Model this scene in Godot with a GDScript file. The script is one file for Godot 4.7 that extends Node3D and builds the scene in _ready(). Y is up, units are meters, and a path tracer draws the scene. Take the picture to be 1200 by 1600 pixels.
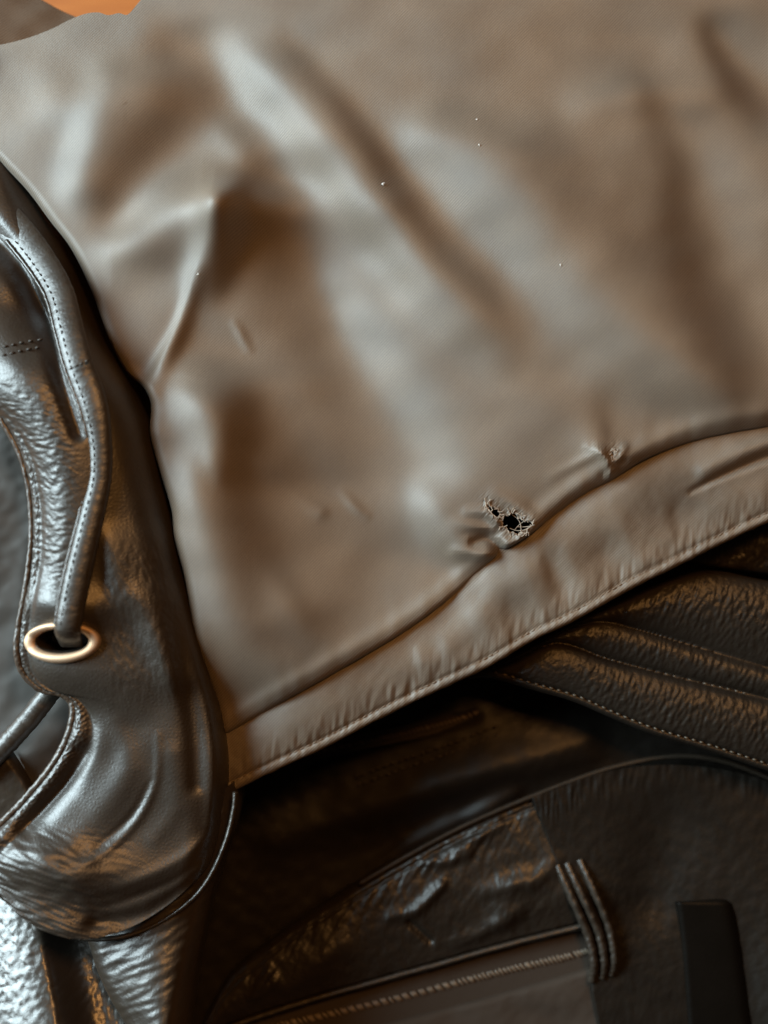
extends Node3D
# A worn black leather drawstring bag with its brown lining pulled out, seen from straight above.
# Lengths inside the builders are in fifths of a millimetre (one unit = 0.2 mm); h is height over the lining's level.

const S := 0.0002
const BASE := 350.0          # the lining's level lies this far over the table
const EYE := 2500.0          # the camera's height over the lining's level

var M := {}
var drop := 0.0               # lowers whole groups of pieces
var nz := FastNoiseLite.new()
var nz2 := FastNoiseLite.new()
var rng := RandomNumberGenerator.new()

func _ready():
	rng.seed = 7
	# ---- camera -------------------------------------------------------------------------------
	var cam := Camera3D.new()
	cam.name = "camera"
	add_child(cam)
	cam.position = Vector3(0, (BASE + EYE) * S, 0)
	cam.rotation = Vector3(-PI / 2, 0, 0)
	cam.near = 0.02
	cam.far = 20.0
	cam.fov = rad_to_deg(2 * atan(800.0 / EYE))
	var at := CameraAttributesPhysical.new()
	at.frustum_focus_distance = EYE * S
	at.frustum_focal_length = 12.0 / (800.0 / EYE)
	at.frustum_near = 0.02
	at.frustum_far = 20.0
	at.exposure_aperture = 2.4
	cam.attributes = at
	cam.fov = rad_to_deg(2 * atan(800.0 / EYE))
	cam.current = true
	# ---- surroundings and lamps ---------------------------------------------------------------
	var env := Environment.new()
	env.background_mode = Environment.BG_COLOR
	env.background_color = Color(0.20, 0.17, 0.145)
	env.background_energy_multiplier = 0.5
	env.tonemap_mode = Environment.TONE_MAPPER_LINEAR
	env.tonemap_exposure = 1.0
	env.sdfgi_enabled = true
	env.ssao_enabled = true
	env.ssil_enabled = true
	var we := WorldEnvironment.new()
	we.name = "surroundings"
	we.environment = env
	add_child(we)
	area_light("window_light", Vector3(-1.05, 0.62, -0.38), Vector2(0.8, 0.6), Color(0.88, 0.97, 1.0), WINDOW_E)
	area_light("lamp_light", Vector3(0.20, 1.08, -0.46), Vector2(0.24, 0.24), Color(1.0, 0.71, 0.40), LAMP_E)
	make_materials()
	nz.seed = 3
	nz.noise_type = FastNoiseLite.TYPE_SIMPLEX_SMOOTH
	nz.frequency = 1.0
	nz.fractal_octaves = 3
	nz2.seed = 11
	nz2.noise_type = FastNoiseLite.TYPE_SIMPLEX_SMOOTH
	nz2.frequency = 1.0
	nz2.fractal_type = FastNoiseLite.FRACTAL_NONE
	# ---- the table and the bag ----------------------------------------------------------------
	table()
	bag()

const WINDOW_E := 4.3
const LAMP_E := 0.51

func area_light(called, at, size, color, energy):
	var l := AreaLight3D.new()
	l.name = called
	add_child(l)
	l.position = at
	l.area_size = size
	l.light_color = color
	l.light_energy = energy
	l.shadow_enabled = true
	l.area_range = 6.0
	l.area_attenuation = 2.0
	l.look_at(Vector3(0, 0.06, 0), Vector3.UP)

# ================================ helpers =======================================================
func P(x: float, y: float, h: float, k: float) -> Vector3:
	return Vector3((x - 600.0) * S * k, (h + drop + BASE) * S, (y - 800.0) * S * k)

func scale_at(h: float) -> float:      # size of one unit of the plan on a piece that lies at that level
	return (EYE - h - drop) / EYE

# smooth curve through rows of numbers, t in 0..n-1
func along(rows: Array, t: float) -> Array:
	var n := rows.size()
	var i := clampi(int(floor(t)), 0, n - 2)
	var f := t - i
	var a = rows[maxi(i - 1, 0)]
	var b = rows[i]
	var c = rows[i + 1]
	var d = rows[mini(i + 2, n - 1)]
	var out := []
	for j in b.size():
		out.append(cubic_interpolate(float(b[j]), float(c[j]), float(a[j]), float(d[j]), f))
	return out

# y at x on a curve given as [x, y] pairs with rising x
func yx(p: Array, x: float) -> float:
	var n := p.size()
	if x <= p[0][0]:
		return p[0][1]
	for i in n - 1:
		if x <= p[i + 1][0]:
			var x0: float = p[i][0]
			var x1: float = p[i + 1][0]
			var y0: float = p[i][1]
			var y1: float = p[i + 1][1]
			var m := (y1 - y0) / (x1 - x0)
			var m0 := m
			var m1 := m
			if i > 0:
				m0 = 0.5 * (m + (y0 - p[i - 1][1]) / (x0 - p[i - 1][0]))
			if i < n - 2:
				m1 = 0.5 * (m + (p[i + 2][1] - y1) / (p[i + 2][0] - x1))
			var t := (x - x0) / (x1 - x0)
			var w := x1 - x0
			return y0 * (1 + 2 * t) * (1 - t) * (1 - t) + m0 * w * t * (1 - t) * (1 - t) + y1 * t * t * (3 - 2 * t) + m1 * w * t * t * (t - 1)
	return p[n - 1][1]

func gauss(d: float, w: float) -> float:
	return exp(-d * d / (w * w))

# how far a rounded edge of radius r lies under the top, at distance d from the edge
func rolled(d: float, r: float) -> float:
	if d >= r:
		return 0.0
	var q := 1.0 - maxf(d, 0.0) / r
	return r * (1.0 - sqrt(maxf(0.0, 1.0 - q * q)))

class Relief:
	# folds of a soft sheet on a grid of 5 units: strokes of slope (integrated from left to right) and of height
	var x0: float
	var y0: float
	var w: int
	var h: int
	var c := 5.0
	var gain := 1.0
	var s: PackedFloat32Array
	var z: PackedFloat32Array
	func _init(ax, ay, bx, by):
		x0 = ax
		y0 = ay
		w = int((bx - ax) / c) + 2
		h = int((by - ay) / c) + 2
		s.resize(w * h)
		z.resize(w * h)
	# pts: [x, y, half width, amount]; sharp < 1 narrows the right side
	func stroke(target: PackedFloat32Array, given: Array, sharp := 1.0) -> PackedFloat32Array:
		var pts := given
		if given.size() > 2:
			pts = []
			for i in given.size() - 1:
				for m in 3:
					var f := m / 3.0
					var row := []
					for q in 4:
						row.append(cubic_interpolate(float(given[i][q]), float(given[i + 1][q]), float(given[maxi(i - 1, 0)][q]), float(given[mini(i + 2, given.size() - 1)][q]), f))
					pts.append(row)
			pts.append(given[-1])
		var lo := Vector2(1e9, 1e9)
		var hi := -lo
		for p in pts:
			var r: float = p[2] * 2.4
			lo = lo.min(Vector2(p[0] - r, p[1] - r))
			hi = hi.max(Vector2(p[0] + r, p[1] + r))
		var i0 := maxi(0, int((lo.x - x0) / c))
		var i1 := mini(w - 1, int((hi.x - x0) / c) + 1)
		var j0 := maxi(0, int((lo.y - y0) / c))
		var j1 := mini(h - 1, int((hi.y - y0) / c) + 1)
		var n := pts.size() - 1
		var pa: Array[Vector2] = []
		var ab: Array[Vector2] = []
		var il: PackedFloat32Array = []
		for k in n:
			var a := Vector2(pts[k][0], pts[k][1])
			var b := Vector2(pts[k + 1][0], pts[k + 1][1])
			pa.append(a)
			ab.append(b - a)
			il.append(1.0 / maxf(1e-6, (b - a).length_squared()))
		for j in range(j0, j1 + 1):
			for i in range(i0, i1 + 1):
				var q := Vector2(x0 + i * c, y0 + j * c)
				var best := 1e9
				var bk := 0
				var bt := 0.0
				var bx := 0.0
				for k in n:
					var d := q - pa[k]
					var t := clampf(d.dot(ab[k]) * il[k], 0.0, 1.0)
					var e := d - ab[k] * t
					var l := e.length_squared()
					if l < best:
						best = l
						bk = k
						bt = t
						bx = e.x
				var wd: float = lerpf(pts[bk][2], pts[bk + 1][2], bt)
				if sharp != 1.0 and bx > 0:
					wd *= sharp
				var am: float = lerpf(pts[bk][3], pts[bk + 1][3], bt)
				var g := best / (wd * wd)
				if g < 6.0:
					target[j * w + i] += am * exp(-g)
		return target
	func slope(pts, sharp := 1.0):
		s = stroke(s, pts, sharp)
	func ridge(pts, sharp := 1.0):
		z = stroke(z, pts, sharp)
	func finish(reach: float, soften := 2):
		var keep := exp(-c / reach)
		var acc := PackedFloat32Array()
		acc.resize(w * h)
		for j in h:
			var v := 0.0
			for i in w:
				var k := j * w + i
				v = v * keep + s[k] * c * gain
				acc[k] = v
		# a cloth has some stiffness: even the folds out along their length
		for pass_ in 2:
			var out := PackedFloat32Array()
			out.resize(w * h)
			for i in w:
				var sum := 0.0
				for j in range(-soften, h):
					sum += acc[mini(j + soften, h - 1) * w + i]
					if j - soften - 1 >= -soften:
						sum -= acc[maxi(j - soften - 1, 0) * w + i]
					if j >= 0:
						out[j * w + i] = sum / (2 * soften + 1)
			acc = out
		for k in w * h:
			z[k] += acc[k]
	func at(x: float, y: float) -> float:
		var fx := clampf((x - x0) / c, 0.0, w - 1.001)
		var fy := clampf((y - y0) / c, 0.0, h - 1.001)
		var i := int(fx)
		var j := int(fy)
		fx -= i
		fy -= j
		var k := j * w + i
		return lerpf(lerpf(z[k], z[k + 1], fx), lerpf(z[k + w], z[k + w + 1], fx), fy)

# A grid of points (rows x columns) becomes one smooth mesh. skip: cells left out (1 = hole).
func grid_mesh(called: String, parent: Node, mat: Material, pos: PackedVector3Array, uv: PackedVector2Array, rows: int, cols: int, skip := PackedByteArray(), closed := false) -> MeshInstance3D:
	var nor := PackedVector3Array()
	nor.resize(pos.size())
	for j in rows:
		for i in cols:
			var a: int
			var b: int
			if closed:
				a = (i - 1 + cols - 1) % (cols - 1)
				b = (i + 1) % (cols - 1)
			else:
				a = maxi(i - 1, 0)
				b = mini(i + 1, cols - 1)
			var du := pos[j * cols + b] - pos[j * cols + a]
			var dv := pos[mini(j + 1, rows - 1) * cols + i] - pos[maxi(j - 1, 0) * cols + i]
			var n := dv.cross(du)
			nor[j * cols + i] = n.normalized() if n.length_squared() > 1e-22 else Vector3.UP
	var idx := PackedInt32Array()
	for j in rows - 1:
		for i in cols - 1:
			if skip.size() and skip[j * (cols - 1) + i]:
				continue
			var k := j * cols + i
			idx.append_array([k, k + 1, k + cols, k + 1, k + cols + 1, k + cols])
	var arr := []
	arr.resize(Mesh.ARRAY_MAX)
	arr[Mesh.ARRAY_VERTEX] = pos
	arr[Mesh.ARRAY_NORMAL] = nor
	arr[Mesh.ARRAY_TEX_UV] = uv
	arr[Mesh.ARRAY_TEX_UV2] = uv
	arr[Mesh.ARRAY_INDEX] = idx
	var am := ArrayMesh.new()
	am.add_surface_from_arrays(Mesh.PRIMITIVE_TRIANGLES, arr)
	return put(called, parent, mat, am)

func put(called: String, parent: Node, mat: Material, mesh: Mesh) -> MeshInstance3D:
	var o := MeshInstance3D.new()
	var nm := called
	var i := 0
	while parent.has_node(nm):
		i += 1
		nm = "%s_%03d" % [called, i]
	o.name = nm
	o.mesh = mesh
	o.material_override = mat
	parent.add_child(o, true)
	return o

# A sheet across stations [Lx, Ly, Mx, My, Rx, Ry]; f(x, y, u, v, distance to left edge, distance to right edge) gives its height.
# Both edges get a skirt that goes down by `hang`.
func sheet(called, parent, mat, st: Array, nu: int, nv: int, k: float, f: Callable, hang := 25.0, uvs := 1.0, ends := false) -> MeshInstance3D:
	var cols := nu + 3
	var rows := nv + 1 + (2 if ends else 0)
	var pos := PackedVector3Array()
	var uv := PackedVector2Array()
	for jj in rows:
		var j := jj
		var sink := 0.0
		if ends:
			j = clampi(jj - 1, 0, nv)
			if jj == 0 or jj == rows - 1:
				sink = hang
		var v := float(j) / nv
		var r := along(st, v * (st.size() - 1))
		var L := Vector2(r[0], r[1])
		var C := Vector2(r[2], r[3])
		var R := Vector2(r[4], r[5])
		var wide := L.distance_to(C) + C.distance_to(R)
		for ii in cols:
			var i := clampi(ii - 1, 0, nu)
			var u := float(i) / nu
			u = u - 0.09 * sin(TAU * u)     # closer rows near the edges
			var q := L * (2 * (u - 0.5) * (u - 1)) + C * (4 * u * (1 - u)) + R * (2 * u * (u - 0.5))
			var h: float = f.call(q.x, q.y, u, v, u * wide, (1 - u) * wide)
			if ii == 0 or ii == cols - 1:
				h -= hang
			pos.append(P(q.x, q.y, h - sink, k))
			uv.append(q * 0.001 * uvs)
	return grid_mesh(called, parent, mat, pos, uv, rows, cols)

func mids(rows: Array) -> Array:        # [Lx, Ly, Rx, Ry] -> stations with the middle halfway
	var out := []
	for r in rows:
		out.append([r[0], r[1], 0.5 * (r[0] + r[2]), 0.5 * (r[1] + r[3]), r[2], r[3]])
	return out

# A tube through rows [x, y, h, half width, half height]; wrinkle roughens it.
func tube(called, parent, mat, rows: Array, k: float, nseg: int, nr := 14, wrinkle := 0.0, uvs := 1.0) -> MeshInstance3D:
	var pos := PackedVector3Array()
	var uv := PackedVector2Array()
	var run := 0.0
	var last := Vector2.ZERO
	for j in nseg + 1:
		var t := float(j) / nseg * (rows.size() - 1)
		var r := along(rows, t)
		var a := along(rows, maxf(t - 0.02, 0))
		var b := along(rows, minf(t + 0.02, rows.size() - 1))
		var d := Vector2(b[0] - a[0], b[1] - a[1]).normalized()
		var nrm := Vector2(-d.y, d.x)
		var here := Vector2(r[0], r[1])
		if j > 0:
			run += here.distance_to(last)
		last = here
		var cap := 1.0
		if j == 0 or j == nseg:
			cap = 0.02
		for i in nr + 1:
			var an := TAU * i / nr
			var c := cos(an)
			var s := sin(an)
			var bump := 0.0
			if wrinkle > 0:
				bump = wrinkle * (nz.get_noise_2d(run / 14.0, float(i % nr) / nr * 2.2) + 0.7 * nz2.get_noise_2d(run / 5.0 + 70, float(i % nr) / nr * 3.0))
			var q: Vector2 = here + nrm * (c * (r[3] * cap + bump))
			pos.append(P(q.x, q.y, r[2] + s * (r[4] * cap + bump), k))
			uv.append(Vector2(run * 0.001, an / TAU * TAU * (r[3] + r[4]) * 0.5 * 0.001) * uvs)
	return grid_mesh(called, parent, mat, pos, uv, nseg + 1, nr + 1, PackedByteArray(), true)

# Little rounded stitches along points [x, y, h]
func stitches(called, parent, mat, pts: Array, k: float, gap: float, long: float, wide: float, skew := 0.0) -> MeshInstance3D:
	var st := SurfaceTool.new()
	st.begin(Mesh.PRIMITIVE_TRIANGLES)
	st.set_smooth_group(0)
	var fine: Array = []
	var n := (pts.size() - 1) * 24
	for i in n + 1:
		fine.append(along(pts, float(i) / 24))
	var carry := 0.0
	for i in n:
		var a = fine[i]
		var b = fine[i + 1]
		var l := Vector2(b[0] - a[0], b[1] - a[1]).length()
		carry += l
		if carry >= gap:
			carry -= gap
			var d := Vector2(b[0] - a[0], b[1] - a[1]).normalized().rotated(skew + rng.randf_range(-0.12, 0.12))
			var s := Vector2(-d.y, d.x)
			var c := Vector2(b[0], b[1])
			var hh: float = b[2]
			var ln := long * rng.randf_range(0.85, 1.1) * 0.5
			var w := wide * 0.5
			var ring := []
			for e in [[-1.0, 0.35, -0.6], [-0.6, 0.9, 0.1], [0.0, 1.0, 0.35], [0.6, 0.9, 0.1], [1.0, 0.35, -0.6]]:
				var o := []
				for m in 6:
					var an := TAU * m / 6
					var q: Vector2 = c + d * (e[0] * ln) + s * (cos(an) * w * e[1])
					o.append(P(q.x, q.y, hh + e[2] * w + sin(an) * w * e[1], k))
				ring.append(o)
			for m in 4:
				for g in 6:
					var g2 := (g + 1) % 6
					for v in [ring[m][g], ring[m][g2], ring[m + 1][g], ring[m][g2], ring[m + 1][g2], ring[m + 1][g]]:
						st.add_vertex(v)
	st.index()
	st.generate_normals()
	var o := put(called, parent, mat, st.commit())
	o.set_meta("kind", "stuff")
	return o

# ================================ materials =====================================================
func lin(r: float, g: float, b: float) -> Color:
	return Color(r, g, b).linear_to_srgb()

func noise_image(seed_: int, type: int, freq: float, size: int, setup = null) -> Image:
	var n := FastNoiseLite.new()
	n.seed = seed_
	n.noise_type = type
	n.frequency = freq
	n.fractal_octaves = 3
	if setup != null:
		setup.call(n)
	return n.get_seamless_image(size, size)

func blend(a: Image, b: Image, share: float) -> ImageTexture:
	var pa := a.get_data()
	var pb := b.get_data()
	for i in pa.size():
		pa[i] = int(pa[i] * (1 - share) + pb[i] * share)
	return ImageTexture.create_from_image(Image.create_from_data(a.get_width(), a.get_height(), false, Image.FORMAT_L8, pa))

func tinted(a: Image, dark: Color, light: Color) -> ImageTexture:
	var pa := a.get_data()
	var out := PackedByteArray()
	out.resize(pa.size() * 3)
	for i in pa.size():
		var c := dark.lerp(light, pa[i] / 255.0)
		out[i * 3] = int(c.r * 255)
		out[i * 3 + 1] = int(c.g * 255)
		out[i * 3 + 2] = int(c.b * 255)
	return ImageTexture.create_from_image(Image.create_from_data(a.get_width(), a.get_height(), false, Image.FORMAT_RGB8, out))

func mat(called: String, c: Color, rough: float, spec := 0.5) -> StandardMaterial3D:
	var m := StandardMaterial3D.new()
	m.resource_name = called
	m.albedo_color = c
	m.roughness = rough
	m.metallic_specular = spec
	M[called] = m
	return m

func bumpy(m: StandardMaterial3D, t: Texture2D, depth_mm: float, sc: Vector3):
	m.heightmap_enabled = true
	m.heightmap_texture = t
	m.heightmap_scale = depth_mm * 0.1
	m.uv1_scale = sc

func make_materials():
	# leather grain: pebbles from cell edges, with creases over them
	var cells := noise_image(5, FastNoiseLite.TYPE_CELLULAR, 0.055, 1024, func(n):
		n.cellular_return_type = FastNoiseLite.RETURN_DISTANCE2_SUB
		n.fractal_type = FastNoiseLite.FRACTAL_NONE
		n.cellular_jitter = 1.0
		n.domain_warp_enabled = true
		n.domain_warp_amplitude = 18.0
		n.domain_warp_frequency = 0.02)
	var crease := noise_image(9, FastNoiseLite.TYPE_SIMPLEX_SMOOTH, 0.016, 1024, func(n):
		n.fractal_type = FastNoiseLite.FRACTAL_RIDGED
		n.fractal_octaves = 4)
	var grain := blend(cells, crease, 0.4)
	var soft := noise_image(21, FastNoiseLite.TYPE_SIMPLEX_SMOOTH, 0.008, 512)
	var fine := noise_image(22, FastNoiseLite.TYPE_SIMPLEX_SMOOTH, 0.09, 512)
	var rough_t := tinted(blend(soft, fine, 0.5).get_image(), Color(0.84, 0.84, 0.84), Color(1, 1, 1))
	var hide := tinted(soft, lin(0.026, 0.0195, 0.0138), lin(0.034, 0.0255, 0.018))
	for d in [["leather", 0.46, 0.075, 1.5], ["leather_strap", 0.46, 0.07, 1.6], ["leather_smooth", 0.43, 0.05, 1.6], ["leather_pebbled", 0.37, 0.06, 0.9], ["leather_dull", 0.50, 0.04, 1.3]]:
		var m := mat(d[0], Color.WHITE, d[1], 0.35 if d[0] == "leather_dull" else (0.45 if d[0] == "leather_strap" else 0.65))
		m.albedo_texture = hide
		m.roughness_texture = rough_t
		m.roughness_texture_channel = BaseMaterial3D.TEXTURE_CHANNEL_RED
		m.roughness = d[1]
		bumpy(m, grain, d[2], Vector3(d[3], d[3], 1) * 2.0)
	M.leather_black = M.leather_dull.duplicate()
	M.leather_black.albedo_color = Color(0.62, 0.62, 0.62)
	M.leather_black.metallic_specular = 0.4
	M.leather_blackest = M.leather_black.duplicate()
	M.leather_blackest.albedo_color = Color(0.42, 0.42, 0.42)
	M.leather_blackest.metallic_specular = 0.22
	M.leather_pocket = M.leather_dull.duplicate()
	M.leather_pocket.roughness = 0.44
	M.leather_pocket.metallic_specular = 0.5
	M.leather_pocket.albedo_color = Color(0.82, 0.82, 0.82)
	M.leather_strap.albedo_color = Color(0.75, 0.75, 0.75)
	M.leather_edge = M.leather.duplicate()
	M.leather_edge.albedo_texture = tinted(soft, lin(0.035, 0.024, 0.016), lin(0.055, 0.036, 0.022))
	# lining: fine twill with worn, faintly blotched colour
	var tw := Image.create(256, 256, false, Image.FORMAT_L8)
	for y in 256:
		for x in 256:
			var a := 0.5 + 0.5 * sin(TAU * (x + y) / 8.0)
			var b := 0.5 + 0.5 * sin(TAU * (x - y) / 4.0)
			var v := 0.46 * a + 0.18 * b + 0.36 * rng.randf()
			tw.set_pixel(x, y, Color(v, v, v))
	var twill := ImageTexture.create_from_image(tw)
	var m := mat("lining", Color.WHITE, 0.60, 0.85)
	m.albedo_color = lin(0.262, 0.194, 0.133)
	m.rim_enabled = true
	m.rim = 0.35
	m.rim_tint = 0.4
	m.albedo_texture = tinted(tw, Color(0.62, 0.62, 0.62), Color(1, 1, 1))
	bumpy(m, twill, 0.09, Vector3(6.5, 6.5, 1))
	# the colour is looked up at the twill's scale, so its blotches come from a second layer
	var blot := tinted(noise_image(33, FastNoiseLite.TYPE_SIMPLEX_SMOOTH, 0.01, 512), Color(0.80, 0.80, 0.80), Color(1, 1, 1))
	m.detail_enabled = true
	m.detail_albedo = blot
	m.detail_blend_mode = BaseMaterial3D.BLEND_MODE_MUL
	m.detail_uv_layer = BaseMaterial3D.DETAIL_UV_2
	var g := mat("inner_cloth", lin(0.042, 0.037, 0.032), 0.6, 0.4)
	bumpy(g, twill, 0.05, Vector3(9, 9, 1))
	var t := mat("tape", lin(0.044, 0.033, 0.025), 0.75, 0.3)
	bumpy(t, twill, 0.05, Vector3(12, 12, 1))
	mat("thread", lin(0.030, 0.022, 0.016), 0.55, 0.5)
	mat("thread_gold", lin(0.065, 0.046, 0.027), 0.5, 0.5)
	mat("thread_brown", lin(0.18, 0.13, 0.09), 0.6, 0.4)
	mat("fray", lin(0.36, 0.29, 0.23), 0.7, 0.3)
	mat("lint", lin(0.62, 0.62, 0.6), 0.5, 0.5)
	mat("teeth", lin(0.21, 0.165, 0.12), 0.34, 0.6)
	var b := mat("brass", lin(0.66, 0.48, 0.33), 0.34, 0.5)
	b.metallic = 1.0
	b.roughness_texture = rough_t
	b.roughness = 0.7
	bumpy(b, ImageTexture.create_from_image(fine), 0.02, Vector3(8, 8, 1))
	var w := mat("wood", Color.WHITE, 0.5, 0.5)
	var wi := noise_image(41, FastNoiseLite.TYPE_SIMPLEX_SMOOTH, 0.02, 512, func(n): n.fractal_octaves = 5)
	w.albedo_texture = tinted(wi, lin(0.33, 0.095, 0.012), lin(0.42, 0.135, 0.02))
	w.uv1_triplanar = true
	w.uv1_world_triplanar = true
	w.uv1_scale = Vector3(3, 3, 22)

# ================================ the table =====================================================
func table():
	var bm := BoxMesh.new()
	bm.size = Vector3(1.5, 0.035, 1.0)
	var o := put("table_top", self, M.wood, bm)
	o.position = Vector3(0, -0.0175, 0)
	o.set_meta("kind", "structure")
	o.set_meta("label", "warm orange wooden table top under the leather bag")

# ================================ the bag =======================================================
func bag():
	var root := Node3D.new()
	root.name = "leather_bag"
	add_child(root)
	root.set_meta("label", "black leather drawstring backpack lying open with its torn brown lining pulled out")
	root.set_meta("category", "backpack")
	drop = -70.0
	body(root)
	drop = -8.0
	strap(root)
	drop = -66.0
	pocket(root)
	drop = 0.0
	lining(root)
	drop = 14.0
	collar(root)
	drawstring(root)
	drop = 0.0
	lint()

# ---------------- lining ------------------------------------------------------------------------
var seam := [[150, 1262], [250, 1205], [350, 1150], [450, 1092], [560, 1030], [640, 982], [700, 938], [745, 900], [778, 868], [830, 834], [870, 803], [910, 774], [960, 748], [1000, 722], [1060, 697], [1110, 683], [1200, 667], [1320, 650]]
var hem_edge := [[250, 1292], [300, 1268], [365, 1238], [430, 1206], [500, 1174], [600, 1122], [700, 1074], [760, 1046], [830, 1005], [900, 971], [980, 926], [1060, 886], [1120, 856], [1200, 818], [1320, 764]]
var top_edge := [[-120, 60], [-40, 56], [0, 50], [35, 41], [70, 28], [100, 13], [122, 5], [145, 3], [160, 8], [178, 5], [192, 8], [208, -10], [232, -40], [262, -66], [310, -75], [1320, -75]]
var left_edge := [[-80, -120], [100, -150], [150, -110], [205, -50], [250, -4], [290, 34], [340, 72], [380, 103], [450, 138], [530, 168], [585, 200], [605, 224], [625, 236], [680, 238], [740, 254], [800, 272], [835, 275], [900, 291], [1000, 309], [1080, 330], [1150, 345], [1270, 365]]
var holes := [
	[[783, 812], [787, 805], [793, 806], [797, 800], [805, 802], [809, 810], [815, 808], [820, 813], [829, 814], [832, 821], [824, 826], [820, 834], [813, 832], [808, 838], [801, 831], [794, 833], [790, 825], [784, 822]],
	[[757, 785], [763, 790], [770, 792], [777, 796], [781, 804], [776, 811], [769, 805], [762, 797]],
	[[950, 707], [954, 704], [957, 709], [956, 714], [952, 712]]]
var fold: Relief
var hole_polys: Array[PackedVector2Array] = []

func lining_base(x: float, y: float) -> float:
	var a := clampf(1.0 - (x * 0.8 + y * 1.0) / 620.0, 0.0, 1.0)
	var h := -70.0 * a * a
	h += 25.0 * a * a - 0.00006 * (y - 700) * (y - 700) * clampf((700 - y) / 200.0, 0, 1) * 0.8
	var e := maxf(0.0, x - yx(left_edge, y))
	h += 46.0 * exp(-e * e / 24000.0) * smoothstep(560, 680, y - 0.35 * e) * smoothstep(1130, 960, y)
	return h

func lining_folds():
	fold = Relief.new(-140, -90, 1330, 1300)
	var f := fold
	# wide folds that run down to the right
	f.slope([[345, 50, 24, 0.1], [385, 100, 28, 0.36], [450, 180, 34, 0.5], [530, 290, 36, 0.56], [610, 390, 40, 0.56], [690, 485, 44, 0.46], [755, 550, 36, 0.15]])
	f.slope([[300, 40, 30, -0.2], [345, 180, 35, -0.3], [425, 300, 50, -0.35], [450, 420, 60, -0.25], [520, 540, 60, -0.2], [630, 700, 45, -0.15]])
	f.slope([[400, 300, 40, -0.1], [440, 450, 80, -0.24], [500, 600, 70, -0.22], [570, 740, 60, -0.15]])
	f.slope([[300, 520, 40, -0.1], [400, 650, 50, -0.15], [450, 740, 50, -0.12]])
	f.slope([[440, 50, 18, -0.15], [520, 145, 20, -0.3], [600, 250, 26, -0.4], [680, 370, 36, -0.38], [770, 460, 45, -0.25], [850, 560, 50, -0.1]])
	f.slope([[650, 215, 45, 0.36], [740, 285, 70, 0.5], [830, 400, 80, 0.46], [920, 500, 80, 0.44], [1010, 570, 64, 0.42], [1090, 630, 44, 0.3]])
	f.slope([[700, 90, 60, 0.05], [850, 60, 50, -0.1], [990, 70, 50, -0.1]])
	f.slope([[900, 160, 30, 0.15], [985, 140, 25, 0.18]])
	f.slope([[1000, 130, 25, -0.15], [1050, 220, 35, -0.25], [1075, 380, 50, -0.32], [1110, 480, 50, -0.3], [1150, 570, 40, -0.15]])
	f.slope([[1110, 40, 22, -0.3], [1150, 110, 30, -0.5], [1195, 160, 40, -0.45]])
	f.slope([[1150, 260, 60, 0.12], [1190, 330, 50, 0.1]])
	# the knuckle at the left
	f.slope([[175, 380, 45, 0.4], [250, 335, 45, 0.5], [315, 320, 40, 0.6]], 0.7)
	f.slope([[335, 310, 26, 0.75], [325, 370, 30, 0.7], [300, 440, 22, 0.5]], 0.5)
	f.slope([[380, 305, 18, -0.7], [370, 380, 20, -0.6], [345, 450, 20, -0.35]])
	f.slope([[150, 120, 28, 0.35], [125, 200, 32, 0.4], [105, 290, 28, 0.4]])
	f.slope([[60, 150, 40, 0.2], [20, 190, 30, 0.1]])
	f.slope([[250, 60, 40, -0.3], [280, 160, 45, -0.4], [200, 260, 40, -0.35], [160, 350, 30, -0.35]])
	f.slope([[340, 200, 24, 0.3], [365, 235, 24, 0.4]])
	f.slope([[230, 470, 40, 0.06], [200, 560, 30, 0.1]])
	# the pulled edge beside the collar
	f.ridge([[308, 425, 10, 3], [285, 500, 10, 9], [255, 570, 12, 14], [236, 612, 16, 12]], 1.4)
	f.slope([[262, 600, 30, 0.6], [300, 640, 38, 0.8], [330, 690, 34, 0.6]])
	f.slope([[290, 740, 26, 0.45], [300, 800, 30, 0.5], [330, 900, 40, 0.35], [360, 1000, 46, 0.28], [430, 1070, 40, 0.2]])
	f.slope([[330, 720, 10, 0.3], [345, 745, 10, 0.3]])
	f.slope([[385, 640, 30, -0.3], [375, 740, 30, -0.3], [420, 860, 40, -0.2]])
	f.ridge([[400, 860, 20, 0], [455, 940, 24, 3], [500, 1010, 20, 0]])
	# the middle
	f.slope([[520, 430, 28, 0.2], [570, 510, 40, 0.3], [640, 620, 50, 0.25], [700, 740, 50, 0.25]])
	f.slope([[800, 640, 110, 0.16], [900, 700, 70, 0.14]])
	f.slope([[655, 780, 22, 0.35], [678, 832, 22, 0.5], [712, 862, 18, 0.5]])
	f.slope([[480, 770, 60, -0.1], [540, 900, 60, -0.15], [500, 980, 40, -0.08]])
	f.slope([[430, 950, 30, 0.15], [480, 1005, 30, 0.15]])
	f.slope([[590, 860, 50, -0.12], [680, 900, 40, -0.12]])
	f.ridge([[366, 505, 7, 1.5], [376, 522, 8, 3], [388, 545, 7, 1.5]])
	f.ridge([[535, 770, 8, 1.0], [555, 792, 8, 3], [572, 806, 8, 1.5]])
	f.ridge([[470, 780, 12, 1.0], [500, 800, 12, 3.0]])
	# puckers round the tears
	f.slope([[940, 640, 24, -0.18], [948, 690, 14, -0.25]])
	f.slope([[905, 690, 26, 0.15], [925, 720, 14, 0.3]])
	f.ridge([[730, 800, 9, 3], [758, 800, 8, 7], [776, 816, 7, 9]])
	f.ridge([[740, 846, 7, -7], [762, 842, 8, -12], [782, 858, 8, -14], [788, 872, 8, -10]])
	f.ridge([[712, 862, 10, 5], [745, 866, 9, 9], [768, 868, 8, 6]])
	f.ridge([[790, 850, 7, 8], [806, 846, 7, 10], [830, 826, 8, 8]])
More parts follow.
